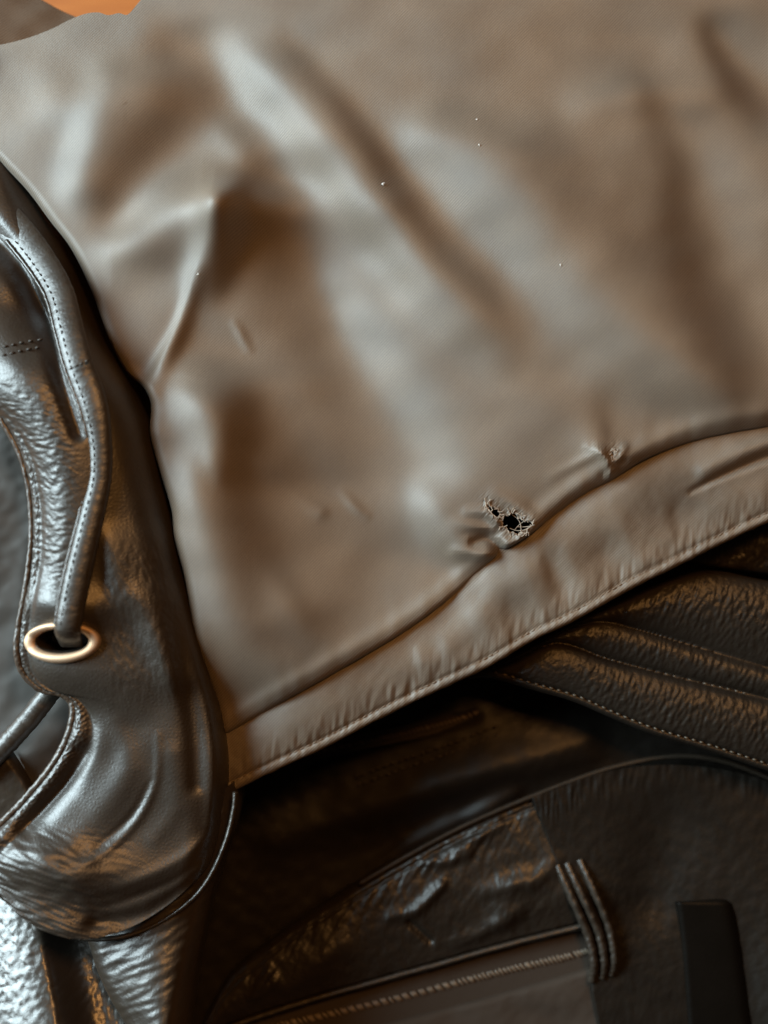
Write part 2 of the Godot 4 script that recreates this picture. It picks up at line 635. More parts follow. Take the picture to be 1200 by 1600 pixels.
	f.ridge([[775, 775, 14, 3], [815, 795, 12, 6], [840, 815, 10, 4]])
	f.ridge([[930, 700, 7, 4], [944, 724, 7, 6], [950, 742, 7, 5]])
	f.ridge([[972, 700, 7, 4], [962, 718, 6, 5], [952, 736, 6, 3]])
	f.ridge([[915, 700, 6, 2], [938, 712, 5, 4], [950, 722, 5, 2]])
	f.ridge([[940, 742, 6, -3], [952, 730, 5, -4], [972, 722, 6, -3]])
	f.ridge([[700, 812, 10, 0], [735, 822, 8, 4], [768, 828, 6, 3]])
	f.ridge([[720, 836, 8, -1], [748, 832, 6, -4], [775, 834, 5, -3]])
	f.ridge([[860, 745, 9, 1], [905, 722, 8, 3], [940, 704, 7, 3]])
	f.gain = 1.28
	f.finish(130.0, 3)

func hole_distance(q: Vector2) -> float:
	var best := 1e9
	for p in hole_polys:
		for i in p.size():
			var c := Geometry2D.get_closest_point_to_segment(q, p[i], p[(i + 1) % p.size()])
			best = minf(best, q.distance_to(c))
	return best

func lining(root):
	lining_folds()
	for hl in holes:
		var p := PackedVector2Array()
		for q in hl:
			p.append(Vector2(q[0], q[1]))
		hole_polys.append(p)
	var nu := 470
	var nv := 470
	var cols := nu + 2
	var rows := nv + 2
	var flat: Array[Vector2] = []
	flat.resize(cols * rows)
	var near := PackedByteArray()
	near.resize(cols * rows)
	# plan of the cloth first
	for j in nv + 1:
		var v := float(j) / nv
		v += 0.3 * v * (1.0 - v)
		for i in nu + 1:
			var u := float(i) / nu
			u -= 0.022 * tanh((u - 0.634) / 0.04) * (1.0 - pow(2.0 * u - 1.0, 4.0))
			var x := lerpf(-100, 1320, u)
			var y := 0.0
			for it in 4:
				y = lerpf(yx(top_edge, x), yx(seam, x), v)
				x = lerpf(yx(left_edge, y), 1320.0, u)
			flat[j * cols + i + 1] = Vector2(x, y)
	# cells that fall in a tear go, their corners move to its rim
	var skip := PackedByteArray()
	skip.resize((cols - 1) * (rows - 1))
	for j in nv:
		for i in range(1, nu + 1):
			var k := j * cols + i
			var c := (flat[k] + flat[k + cols + 1]) * 0.5
			if c.x < 730 or c.x > 975 or c.y < 690 or c.y > 845:
				continue
			for p in hole_polys:
				if Geometry2D.is_point_in_polygon(c, p):
					skip[j * (cols - 1) + i] = 1
	var moved := flat.duplicate()
	for j in range(1, nv):
		for i in range(2, nu):
			var k := j * cols + i
			if flat[k].x < 725 or flat[k].x > 980 or flat[k].y < 685 or flat[k].y > 850:
				continue
			near[k] = 1
			var s := skip[j * (cols - 1) + i] + skip[j * (cols - 1) + i - 1] + skip[(j - 1) * (cols - 1) + i] + skip[(j - 1) * (cols - 1) + i - 1]
			if s > 0 and s < 4:
				var best := 1e9
				for p in hole_polys:
					for m in p.size():
						var c := Geometry2D.get_closest_point_to_segment(flat[k], p[m], p[(m + 1) % p.size()])
						var d := c.distance_to(flat[k])
						if d < best and d < 5.0:
							best = d
							moved[k] = c + Vector2(nz2.get_noise_2d(c.x, c.y), nz2.get_noise_2d(c.y, c.x + 50)) * 0.9
	var pos := PackedVector3Array()
	pos.resize(cols * rows)
	var uv := PackedVector2Array()
	uv.resize(cols * rows)
	for j in rows:
		for i in cols:
			var jj := mini(j, nv)
			var ii := maxi(i, 1)
			var q: Vector2 = moved[jj * cols + ii]
			var h := lining_base(q.x, q.y) + fold.at(q.x, q.y)
			h += 1.0 * nz2.get_noise_2d(q.x / 110.0, q.y / 80.0) + 0.06 * nz2.get_noise_2d(q.x / 14.0 + q.y / 60.0, q.y / 22.0)
			h -= rolled(maxf(0.0, q.x - yx(left_edge, q.y)), 20.0)
			var ds := yx(seam, q.x) - q.y
			h += 0.8 * nz2.get_noise_2d((q.x - 0.1 * q.y) / 34.0, q.y / 90.0) * gauss(ds - 10, 50.0)
			var rad := 11.0 + 13.0 * smoothstep(820, 900, q.x)
			h += 4.0 * gauss(ds - 22, 16) - rolled(ds, rad) * lerpf(0.85, 0.5, smoothstep(800, 900, q.x))
			if near[jj * cols + ii]:
				var d := hole_distance(q)
				h += (1.6 + 1.6 * nz2.get_noise_2d(q.x / 6.0, q.y / 6.0)) * exp(-d / 6.0) + 0.5 * nz2.get_noise_2d(q.x / 7.0, q.y / 7.0 + 9) * exp(-d / 14.0)
			if j > nv:
				h -= 14
			if i < 1:
				h -= 30
			pos[j * cols + i] = P(q.x, q.y, h, 1.0)
			uv[j * cols + i] = q * 0.001
	var lin_ := grid_mesh("lining", root, M.lining, pos, uv, rows, cols, skip)
	lin_.set_meta("label", "shiny brown cloth lining with two torn holes")
	fray(lin_)
	# the layer that lies behind at the top left
	var back := sheet("lining_fold", root, M.lining, mids([[-140, -90, -140, 150], [-60, -70, -60, 140], [0, -50, 0, 130], [30, -20, 40, 110], [62, -4, 75, 100], [90, 10, 110, 90], [122, 22, 150, 90], [160, 32, 190, 90]]), 30, 60, scale_at(-110), func(x, y, u, v, dl, dr):
		return -92.0 - 0.42 * x + 0.3 * y + 1.5 * nz2.get_noise_2d(x / 60.0, y / 50.0), 20.0)
	hem(root)

func fray(parent):
	var st := SurfaceTool.new()
	st.begin(Mesh.PRIMITIVE_TRIANGLES)
	st.set_smooth_group(0)
	var r := RandomNumberGenerator.new()
	r.seed = 4
	for hp in hole_polys.size():
		var p := hole_polys[hp]
		var mid := Vector2.ZERO
		for q in p:
			mid += q / p.size()
		var count: int = [46, 18, 16][hp]
		for n in count:
			var e := r.randi_range(0, p.size() - 1)
			var a: Vector2 = p[e].lerp(p[(e + 1) % p.size()], r.randf())
			var h := lining_base(a.x, a.y) + fold.at(a.x, a.y) + 4.0
			var out := (a - mid).normalized().rotated(r.randf_range(-1.2, 1.2)) * (1.0 if r.randf() < 0.7 else -0.6)
			var c := a - out * 2.0
			var prev := P(c.x, c.y, h - 2, 1.0)
			var turn := r.randf_range(-0.5, 0.5)
			var ln := r.randf_range(1.2, 3.2)
			var rise := r.randf_range(0.2, 1.6)
			for s in 4:
				out = out.rotated(turn + r.randf_range(-0.3, 0.3))
				c += out * ln
				var nx := P(c.x, c.y, h - 2 + rise * (s + 1) * (1.0 - 0.16 * s), 1.0)
				thin_bar(st, prev, nx, S * 0.75)
				prev = nx
	for n in 4:
		var p := hole_polys[0]
		var e := r.randi_range(0, p.size() - 1)
		var a: Vector2 = p[e]
		var b: Vector2 = p[(e + r.randi_range(4, 9)) % p.size()]
		b = a.lerp(b, r.randf_range(0.45, 0.95))
		var h := lining_base(a.x, a.y) + fold.at(a.x, a.y)
		var side := (b - a).orthogonal() * r.randf_range(-0.25, 0.25)
		var prev := P(a.x, a.y, h, 1.0)
		for s in 6:
			var f := (s + 1) / 6.0
			var q := a.lerp(b, f) + side * sin(PI * f)
			var nx := P(q.x, q.y, h - 5.0 * sin(PI * f * 0.7), 1.0)
			thin_bar(st, prev, nx, S * 0.6)
			prev = nx
	st.generate_normals()
	var o := put("frayed_threads", parent, M.fray, st.commit())
	o.set_meta("kind", "stuff")
	# the pale raw lip round each tear
	for p in hole_polys:
		var rows := []
		for n in p.size() * 3 + 1:
			var e := (n / 3) % p.size()
			var a: Vector2 = p[e].lerp(p[(e + 1) % p.size()], (n % 3) / 3.0) + Vector2(r.randf_range(-0.8, 0.8), r.randf_range(-0.8, 0.8))
			var w := r.randf_range(0.6, 1.5)
			rows.append([a.x, a.y, lining_base(a.x, a.y) + fold.at(a.x, a.y) + r.randf_range(0.5, 2.5), w, w * 0.8])
		tube("torn_edge", parent, M.fray, rows, 1.0, p.size() * 9, 7, 0.5)

func thin_bar(st: SurfaceTool, a: Vector3, b: Vector3, r: float):
	var d := (b - a).normalized()
	var s := d.cross(Vector3.UP)
	if s.length() < 0.01:
		s = Vector3.RIGHT
	s = s.normalized()
	var t := s.cross(d)
	for m in 4:
		var p0 := (s * cos(TAU * m / 4) + t * sin(TAU * m / 4)) * r
		var p1 := (s * cos(TAU * (m + 1) / 4) + t * sin(TAU * (m + 1) / 4)) * r
		for v in [a + p0, b + p0, a + p1, a + p1, b + p0, b + p1]:
			st.add_vertex(v)

var hem_f: Relief
var hem_over: PackedFloat32Array      # level of the lining along its seam, evened out

func hem_height(x: float, y: float) -> float:
	var ds := y - yx(seam, x)
	var de := yx(hem_edge, x) - y
	var fx := clampf((x - 260.0) / 10.0, 0.0, hem_over.size() - 1.001)
	var over := lerpf(hem_over[int(fx)], hem_over[int(fx) + 1], fx - int(fx))
	var h := -9.0 + hem_f.at(x, y) + 0.9 * over * (1.0 - smoothstep(-10, 120, ds))
	var right := smoothstep(800, 900, x)
	h -= (1.5 + 3.5 * right) * gauss(ds - 4, 10 + 8 * right)
	h += 5.0 * gauss(ds - 60, 40)
	# the turned and stitched edge
	h += 1.5 * smoothstep(24, 14, de) - 3.2 * gauss(de - 17, 4.0)
	var pk := nz2.get_noise_2d(x / 17.0, de / 60.0) + 0.6 * nz2.get_noise_2d(x / 8.0 + 40, de / 40.0)
	h += 1.15 * pk * gauss(de - 26, 24) + 1.0 * nz.get_noise_2d(x / 50.0, y / 50.0)
	h -= rolled(de, 7.0)
	return h

func hem(root):
	hem_f = Relief.new(240, 640, 1330, 1300)
	var f := hem_f
	f.slope([[805, 890, 12, 0.25], [830, 930, 16, 0.3], [850, 970, 12, 0.2]])
	f.slope([[850, 870, 8, -0.4], [872, 930, 9, -0.3]])
	f.slope([[878, 868, 12, 0.35], [900, 920, 14, 0.35], [918, 945, 9, 0.2]])
	f.slope([[930, 860, 14, -0.25], [945, 905, 12, -0.2]])
	f.slope([[965, 830, 20, 0.25], [990, 880, 16, 0.25]])
	f.slope([[1050, 790, 10, -0.3], [1058, 830, 10, -0.25]])
	f.slope([[740, 960, 14, 0.22], [765, 1010, 10, 0.3]])
	f.slope([[790, 950, 10, -0.2], [810, 1000, 9, -0.3]])
	f.slope([[650, 1020, 5, 0.5], [660, 1050, 5, 0.5]])
	f.slope([[690, 1000, 8, 0.25], [700, 1040, 6, 0.3]])
	f.slope([[1100, 790, 20, 0.2], [1180, 770, 20, 0.2]])
	f.ridge([[1080, 768, 5, -3], [1130, 742, 6, -8], [1210, 710, 8, -9], [1310, 690, 8, -8]])
	f.ridge([[1100, 735, 12, 5], [1200, 690, 12, 6], [1310, 670, 12, 6]])
	f.finish(50.0)
	var raw := PackedFloat32Array()
	for n in 110:
		var x := 260.0 + n * 10.0
		var y := yx(seam, x) - 14.0
		raw.append(lining_base(x, y) + fold.at(x, y))
	for pass_ in 3:
		hem_over = raw.duplicate()
		for n in raw.size():
			var sum := 0.0
			for m in range(-3, 4):
				sum += hem_over[clampi(n + m, 0, raw.size() - 1)] / 7.0
			raw[n] = sum
	hem_over = raw
	var cols := 420
	var rows := 62
	var pos := PackedVector3Array()
	var uv := PackedVector2Array()
	for j in rows + 2:
		var v := minf(float(j) / rows, 1.0)
		v = v + 0.06 * sin(TAU * v)
		for i in cols + 1:
			var x := lerpf(300, 1320, float(i) / cols)
			var y0 := yx(seam, x) - 14
			var y := lerpf(y0, yx(hem_edge, x) + 1.2 * nz2.get_noise_2d(x / 23.0, 3), v)
			var h := hem_height(x, y)
			if j > rows:
				h -= 6
				y -= 3
			pos.append(P(x, y, h, 1.0))
			uv.append(Vector2(x, y) * 0.001)
	var o := grid_mesh("lining_hem", root, M.lining, pos, uv, rows + 2, cols + 1)
	# thickness: the underside of the turned edge
	var pts := []
	for i in 34:
		var x := lerpf(352, 1290, i / 33.0)
		var y := yx(hem_edge, x) - 17
		pts.append([x, y, hem_height(x, y) + 0.4])
	stitches("hem_stitching", o, M.thread_brown, pts, 1.0, 11.0, 8.0, 1.9)

# ---------------- body of the bag ---------------------------------------------------------------
var body_f: Relief

func body(root):
	body_f = Relief.new(240, 800, 1330, 1700)
	var f := body_f
	f.ridge([[560, 1230, 40, 6], [760, 1170, 50, 14], [900, 1150, 40, 10]])
	f.ridge([[520, 1405, 14, 6], [640, 1320, 14, 10], [760, 1255, 14, 14], [800, 1235, 12, 10]])
	f.ridge([[480, 1195, 8, -8], [600, 1160, 8, -10], [740, 1118, 8, -8]])
	f.slope([[735, 1290, 12, 0.7], [760, 1270, 12, 0.5]])
	f.ridge([[430, 1310, 30, 10], [600, 1255, 34, 22], [760, 1200, 34, 26], [900, 1170, 30, 10]])
	f.finish(60.0)
	# floor of the opening, the panel under the hem and the side that reaches the table
	var panel := sheet("front_panel", root, M.leather_black, mids([[-160, 120, 1400, 60], [-160, 500, 1400, 500], [-160, 900, 1400, 900], [-160, 1300, 1400, 1300], [-160, 1700, 1400, 1700]]), 260, 300, scale_at(-160), func(x, y, u, v, dl, dr):
		var h: float = -165.0 + 1.5 * nz.get_noise_2d(x / 30.0, y / 30.0)
		if x > 240 and y > 800:
			h += body_f.at(x, y)
		h += 40.0 * smoothstep(500, 900, x) * smoothstep(1000, 1150, y)
		h -= rolled(dl, 60.0) + rolled(dr, 60.0)
		return h, 130.0, 1.0, true)
	# faint zip under the hem, and two rows of stitches
	var k := scale_at(-150)
	zipper(root, "compartment_zipper", [[470, 1180], [560, 1160], [640, 1143], [720, 1122], [800, 1090]], -146.0, 13.0)
	for o in [[0, 0], [3, 13]]:
		stitches("panel_stitching", panel, M.thread, [[545 + o[0], 1217 + o[1], -146], [620 + o[0], 1188 + o[1], -138], [700 + o[0], 1160 + o[1], -128], [780 + o[0], 1128 + o[1], -120]], k, 12.0, 8.5, 3.2)

func zipper(parent, called, line: Array, h: float, half: float):
	var k := scale_at(h)
	var st := []
	for p in line:
		st.append([p[0], p[1] - half, p[0] + 1, p[1] + half])
	var o := sheet(called, parent, M.tape, mids(st), 16, 80, k, func(x, y, u, v, dl, dr): return h + 0.3 * nz2.get_noise_2d(x / 3.0, y / 3.0), 4.0)
	var pts := []
	for p in line:
		pts.append([p[0], p[1], h + 2.5])
	stitches("zipper_teeth", o, M.teeth if half > 20.0 else M.thread_brown, pts, k, 6.6, 13.0 if half > 20.0 else 8.0, 3.4, 1.0)
	return o

# ---------------- shoulder strap at the right ----------------------------------------------------
func strap(root):
	var T := [[720, 1062], [800, 1032], [880, 985], [960, 945], [1020, 918], [1070, 900], [1110, 893], [1200, 908], [1330, 930]]
	var V1 := [[720, 1063], [800, 1034], [880, 988], [940, 972], [1000, 984], [1060, 1002], [1200, 1044], [1330, 1080]]
	var SB := [[720, 1064], [800, 1038], [868, 1006], [950, 1030], [1050, 1056], [1200, 1092], [1330, 1125]]
	var B := [[720, 1066], [760, 1062], [830, 1078], [900, 1098], [960, 1124], [1020, 1148], [1100, 1172], [1200, 1205], [1330, 1250]]
	var st := []
	for i in 24:
		var x := lerpf(735, 1330, i / 23.0)
		st.append([x, yx(T, x) - 1, x, yx(B, x) + 1])
	var hgt := func(x: float, y: float) -> float:
		var lines := [yx(T, x), yx(V1, x), yx(SB, x), yx(B, x)]
		var h := -62.0
		var tall := [20.0, 13.0, 17.0]
		for n in 3:
			if y >= lines[n] - 0.01 and y <= lines[n + 1] + 0.01:
				var g: float = maxf(lines[n + 1] - lines[n], 1.0)
				var t: float = clampf((y - lines[n]) / g, 0, 1)
				var q := pow(maxf(0.0, sin(PI * pow(t, 0.85))), 0.65)
				h += tall[n] * minf(1.0, g / 45.0) * q
				h += 0.9 * q * nz2.get_noise_2d(x / 9.0 + y / 30.0, y / 20.0) * smoothstep(860, 960, x)
				h += 0.8 * q * nz.get_noise_2d(x / 12.0, y / 12.0)
		h -= 4.0 * gauss(y - lines[2], 4.0)
		h -= 3.5 * gauss(lines[3] - 11 - y, 3.5)
		h -= 30.0 * smoothstep(860, 740, x)
		return h
	var k := scale_at(-55)
	var o := sheet("shoulder_strap", root, M.leather_strap, st_mid(st), 110, 300, k, func(x, y, u, v, dl, dr):
		return hgt.call(x, y) - rolled(dl, 6.0) - rolled(dr, 7.0), 34.0)
	var gold := []
	var low := []
	for i in 20:
		var x := lerpf(840, 1300, i / 19.0)
		gold.append([x, yx(SB, x), hgt.call(x, yx(SB, x)) + 1.5])
		var x2 := lerpf(765, 1300, i / 19.0)
		low.append([x2, yx(B, x2) - 11, hgt.call(x2, yx(B, x2) - 11) + 1.5])
	stitches("strap_stitching", o, M.thread_gold, gold, k, 12.5, 8.0, 3.4)
	stitches("strap_stitching", o, M.thread_gold, low, k, 12.5, 8.0, 3.4)
	# a second leaf of the strap, higher up at the right
	var up := []
	for i in 12:
		var x := lerpf(1060, 1330, i / 11.0)
		up.append([x, 740.0, x, lerpf(880, 905, (x - 1060) / 200.0)])
	sheet("strap_end", root, M.leather_strap, st_mid(up), 50, 90, scale_at(-80), func(x, y, u, v, dl, dr):
		return -84.0 + 10.0 * sin(u * PI) + 2.0 * nz2.get_noise_2d(x / 12.0, y / 40.0) + 1.4 * nz.get_noise_2d(x / 10.0, y / 10.0) - rolled(dr, 9.0), 30.0)

func st_mid(rows):
	return mids(rows)

# ---------------- pocket at the bottom -----------------------------------------------------------
func pocket(root):
	var T := [[300, 1640], [322, 1590], [350, 1540], [420, 1478], [520, 1410], [620, 1350], [700, 1306], [780, 1268], [840, 1243], [950, 1203], [1050, 1184], [1120, 1189], [1200, 1217], [1340, 1290]]
	var B := [[300, 1642], [340, 1612], [400, 1588], [500, 1556], [600, 1528], [700, 1500], [800, 1472], [900, 1447], [960, 1432]]
	var rel := Relief.new(280, 1160, 1340, 1700)
	rel.slope([[770, 1430, 12, 0.8], [785, 1395, 14, 0.9], [800, 1375, 10, 0.4]])
	rel.slope([[830, 1410, 20, 0.35], [880, 1385, 18, 0.3]])
	rel.slope([[815, 1400, 10, -0.6], [800, 1440, 10, -0.5]])
	rel.ridge([[690, 1380, 8, 7], [650, 1420, 10, 8], [610, 1430, 8, 3]])
	rel.ridge([[730, 1330, 10, 8], [700, 1345, 8, 6], [660, 1345, 8, 4]])
	rel.ridge([[780, 1285, 10, 6], [740, 1310, 10, 8], [700, 1335, 8, 4]])
	rel.ridge([[640, 1440, 5, -8], [672, 1470, 5, -7]])
	rel.ridge([[420, 1515, 9, 8], [400, 1555, 9, 6], [430, 1530, 9, 5]])
	rel.slope([[1140, 1240, 40, -0.1], [1185, 1400, 40, 0.5], [1195, 1540, 30, 1.4], [1210, 1620, 30, 1.4]])
	rel.ridge([[1040, 1300, 60, -12], [1020, 1400, 50, -14]])
	rel.ridge([[830, 1400, 14, 0], [800, 1430, 14, 8], [740, 1460, 12, 5], [680, 1480, 10, 0]])
	rel.ridge([[880, 1330, 16, 0], [840, 1370, 16, 9], [790, 1380, 14, 8], [740, 1400, 12, 0]])
	rel.ridge([[560, 1450, 20, 0], [500, 1500, 20, 9], [450, 1540, 18, 5]])
	rel.gain = 0.4
	rel.finish(60.0)
	var st := []
	for i in 40:
		var x := lerpf(302, 902, i / 39.0)
		st.append([x, yx(T, x), x + 0.0, maxf(yx(B, x), yx(T, x) + 3)])
	var k := scale_at(-100)
	var gather := func(x: float, y: float, dl: float) -> float:
		return 1.2 * nz2.get_noise_2d(x / 13.0 + y / 26.0, y / 60.0) * gauss(dl - 24, 30) + 1.6 * nz.get_noise_2d(x / 26.0, y / 34.0)
	var o := sheet("pocket", root, M.leather_pocket, st_mid(st), 120, 330, k, func(x, y, u, v, dl, dr):
		return -104.0 + rel.at(x, y) + gather.call(x, y, dl) + 12.0 * sin(u * PI) - 3.0 * gauss(dl - 16, 4) - rolled(dl, 14.0) - rolled(dr, 8.0), 45.0)
	# piping over the zip
	var pip := []
	for i in 16:
		var x := lerpf(335, 925, i / 15.0)
		pip.append([x, yx(B, x) + 3, -103.0, 4.5, 6.0])
	tube("pocket_piping", o, M.leather_smooth, pip, k, 120, 10, 0.7)
	# zip
	var zl := [[360, 1625], [430, 1604], [520, 1583], [620, 1560], [720, 1534], [800, 1514], [880, 1496], [940, 1480]]
	zipper(o, "zipper", zl, -120.0, 44.0)
	# the panel under the zip
	sheet("pocket_front", root, M.tape, mids([[300, 1690, 300, 1760], [420, 1645, 430, 1760], [560, 1612, 580, 1760], [700, 1578, 730, 1760], [820, 1545, 860, 1760], [920, 1516, 960, 1760], [1000, 1490, 1060, 1760], [1090, 1470, 1160, 1760]]), 50, 120, scale_at(-105), func(x, y, u, v, dl, dr):
		return -110.0 + 6.0 * sin(u * 3.0) + 5.0 * nz2.get_noise_2d(x / 130.0, y / 70.0) + 1.6 * nz.get_noise_2d(x / 40.0, y / 40.0) - rolled(dl, 10.0), 20.0)
	# the stitched end of the zip and the side panel
	var side := []
	for r in [[830, 1246, 1340, 1290], [850, 1300, 1340, 1330], [872, 1360, 1340, 1380], [892, 1410, 1340, 1420], [912, 1460, 1340, 1470], [922, 1500, 1340, 1510], [924, 1550, 1340, 1560], [940, 1640, 1340, 1650], [950, 1770, 1340, 1770]]:
		side.append([r[0], r[1], 0.5 * (r[0] + r[2]), minf(r[1], r[3]) - (50.0 if r[1] < 1300 else 10.0), r[2], r[3]])
	var ridges := [[[868, 1345], [890, 1395], [916, 1455], [926, 1500], [924, 1535]], [[884, 1345], [906, 1392], [932, 1450], [942, 1495], [940, 1530]], [[904, 1340], [925, 1385], [948, 1440], [958, 1490], [954, 1525]]]
	var sd := sheet("side_panel", root, M.leather_black, side, 200, 150, scale_at(-96), func(x, y, u, v, dl, dr):
		return -91.0 + rel.at(x, y) + 0.9 * nz.get_noise_2d(x / 24.0, y / 30.0) + 1.4 * nz2.get_noise_2d(x / 9.0, y / 50.0) * gauss(y - yx(T, x) - 20, 24) - rolled(dl, 4.0), 30.0)
	for r in ridges:
		var rows := []
		for p in r:
			rows.append([p[0], p[1], -84.0, 6.5, 9.0])
		rows[0][2] = -98.0
		rows[-1][2] = -96.0
		tube("zipper_end_rib", sd, M.leather_smooth, rows, scale_at(-96), 60, 12, 1.2)
	var bind := []
	for i in 20:
		var x := lerpf(560, 1290, i / 19.0)
		bind.append([x, yx(T, x) - 2, -104.0 + 6.0 * smoothstep(700, 900, x), 4.0, 5.0])
	tube("pocket_binding", o, M.leather_dull, bind, k, 160, 8, 0.5)
	# narrow pocket at the right
	sheet("side_pocket", root, M.leather_blackest, mids([[1058, 1414, 1176, 1402], [1062, 1440, 1192, 1434], [1070, 1520, 1210, 1520], [1084, 1720, 1240, 1720]]), 40, 90, scale_at(-76), func(x, y, u, v, dl, dr):
		return -86.0 + 4.0 * sin(u * PI) - 26.0 * smoothstep(0.55, 1.0, u) - rolled(y - 1408, 9.0) - rolled(dl, 10.0) - rolled(dr, 12.0), 40.0, 1.0, true)

# ---------------- collar at the left -------------------------------------------------------------
var coll: Relief
# rim (left), middle, outer edge (right)
var cst := [
	[-90, 20, -60, 60, -70, 100], [-90, 120, -55, 150, -15, 180], [-90, 210, -40, 230, 22, 258], [-90, 330, -10, 340, 62, 340], [-90, 430, 10, 430, 100, 425], [-90, 520, 35, 515, 138, 510],
	[-60, 600, 70, 595, 186, 590], [-5, 652, 112, 662, 226, 668], [26, 706, 140, 725, 246, 745], [42, 770, 155, 795, 263, 815], [45, 840, 165, 862, 277, 880], [38, 910, 166, 926, 292, 940], [26, 972, 168, 980, 304, 990],
	[22, 1020, 172, 1025, 314, 1035], [32, 1055, 180, 1062, 324, 1072], [58, 1079, 195, 1090, 334, 1105], [88, 1084, 212, 1110, 341, 1138], [106, 1102, 222, 1138, 346, 1165], [104, 1136, 224, 1164, 349, 1188], [88, 1176, 218, 1194, 350, 1208],
	[60, 1218, 205, 1228, 350, 1228], [20, 1264, 186, 1270, 349, 1250], [-22, 1304, 166, 1316, 347, 1272], [-60, 1336, 150, 1366, 344, 1298], [-50, 1362, 140, 1418, 340, 1322], [-20, 1376, 150, 1462, 330, 1352]]

func collar_height(x: float, y: float, u: float, dl: float, dr: float) -> float:
	var h := 46.0 + coll.at(x, y)
	h += lerpf(32.0, 14.0, smoothstep(1040, 1140, y)) * sin(PI * pow(clampf(u, 0, 1), 0.65)) - 125.0 * smoothstep(640, 180, y)
	h -= rolled(dr, 62.0) * 1.1
	var turned := smoothstep(640, 700, y)
	var rw := lerpf(9.0, 19.0, smoothstep(1040, 1180, y))
	h -= rolled(dl, lerpf(5.0, rw * 0.9, turned))
	h += turned * (rw * 0.34 * gauss(dl - rw * 1.0, rw * 0.9) - rw * 0.26 * gauss(dl - rw * 2.3, rw * 0.55))
	h += turned * 0.9 * nz2.get_noise_2d((x + y) / 9.0, (x - y) / 9.0) * gauss(dl - rw, rw)
	h -= 70.0 * smoothstep(1.15, 0.6, pow((x - 100.0) / 40.0, 2) + pow((y - 1001.0) / 18.0, 2))
	var wr := smoothstep(560, 640, y) * smoothstep(960, 880, y) * smoothstep(150, 90, x)
	h += wr * (1.3 * nz2.get_noise_2d(x / 24.0, y / 5.5) + 0.8 * nz.get_noise_2d(x / 17.0, y / 10.0))
	var w2 := smoothstep(1270, 1330, y) * smoothstep(240, 120, x)
	h += w2 * 1.5 * nz2.get_noise_2d((x + y * 0.5) / 40.0, (y - x * 0.4) / 8.0)
	var w3 := smoothstep(820, 880, y) * smoothstep(1120, 1050, y) * smoothstep(150, 180, x) * smoothstep(300, 260, x)
	h += w3 * 0.6 * nz2.get_noise_2d((x - y * 0.3) / 7.0, (y + x * 0.3) / 22.0)
	return h

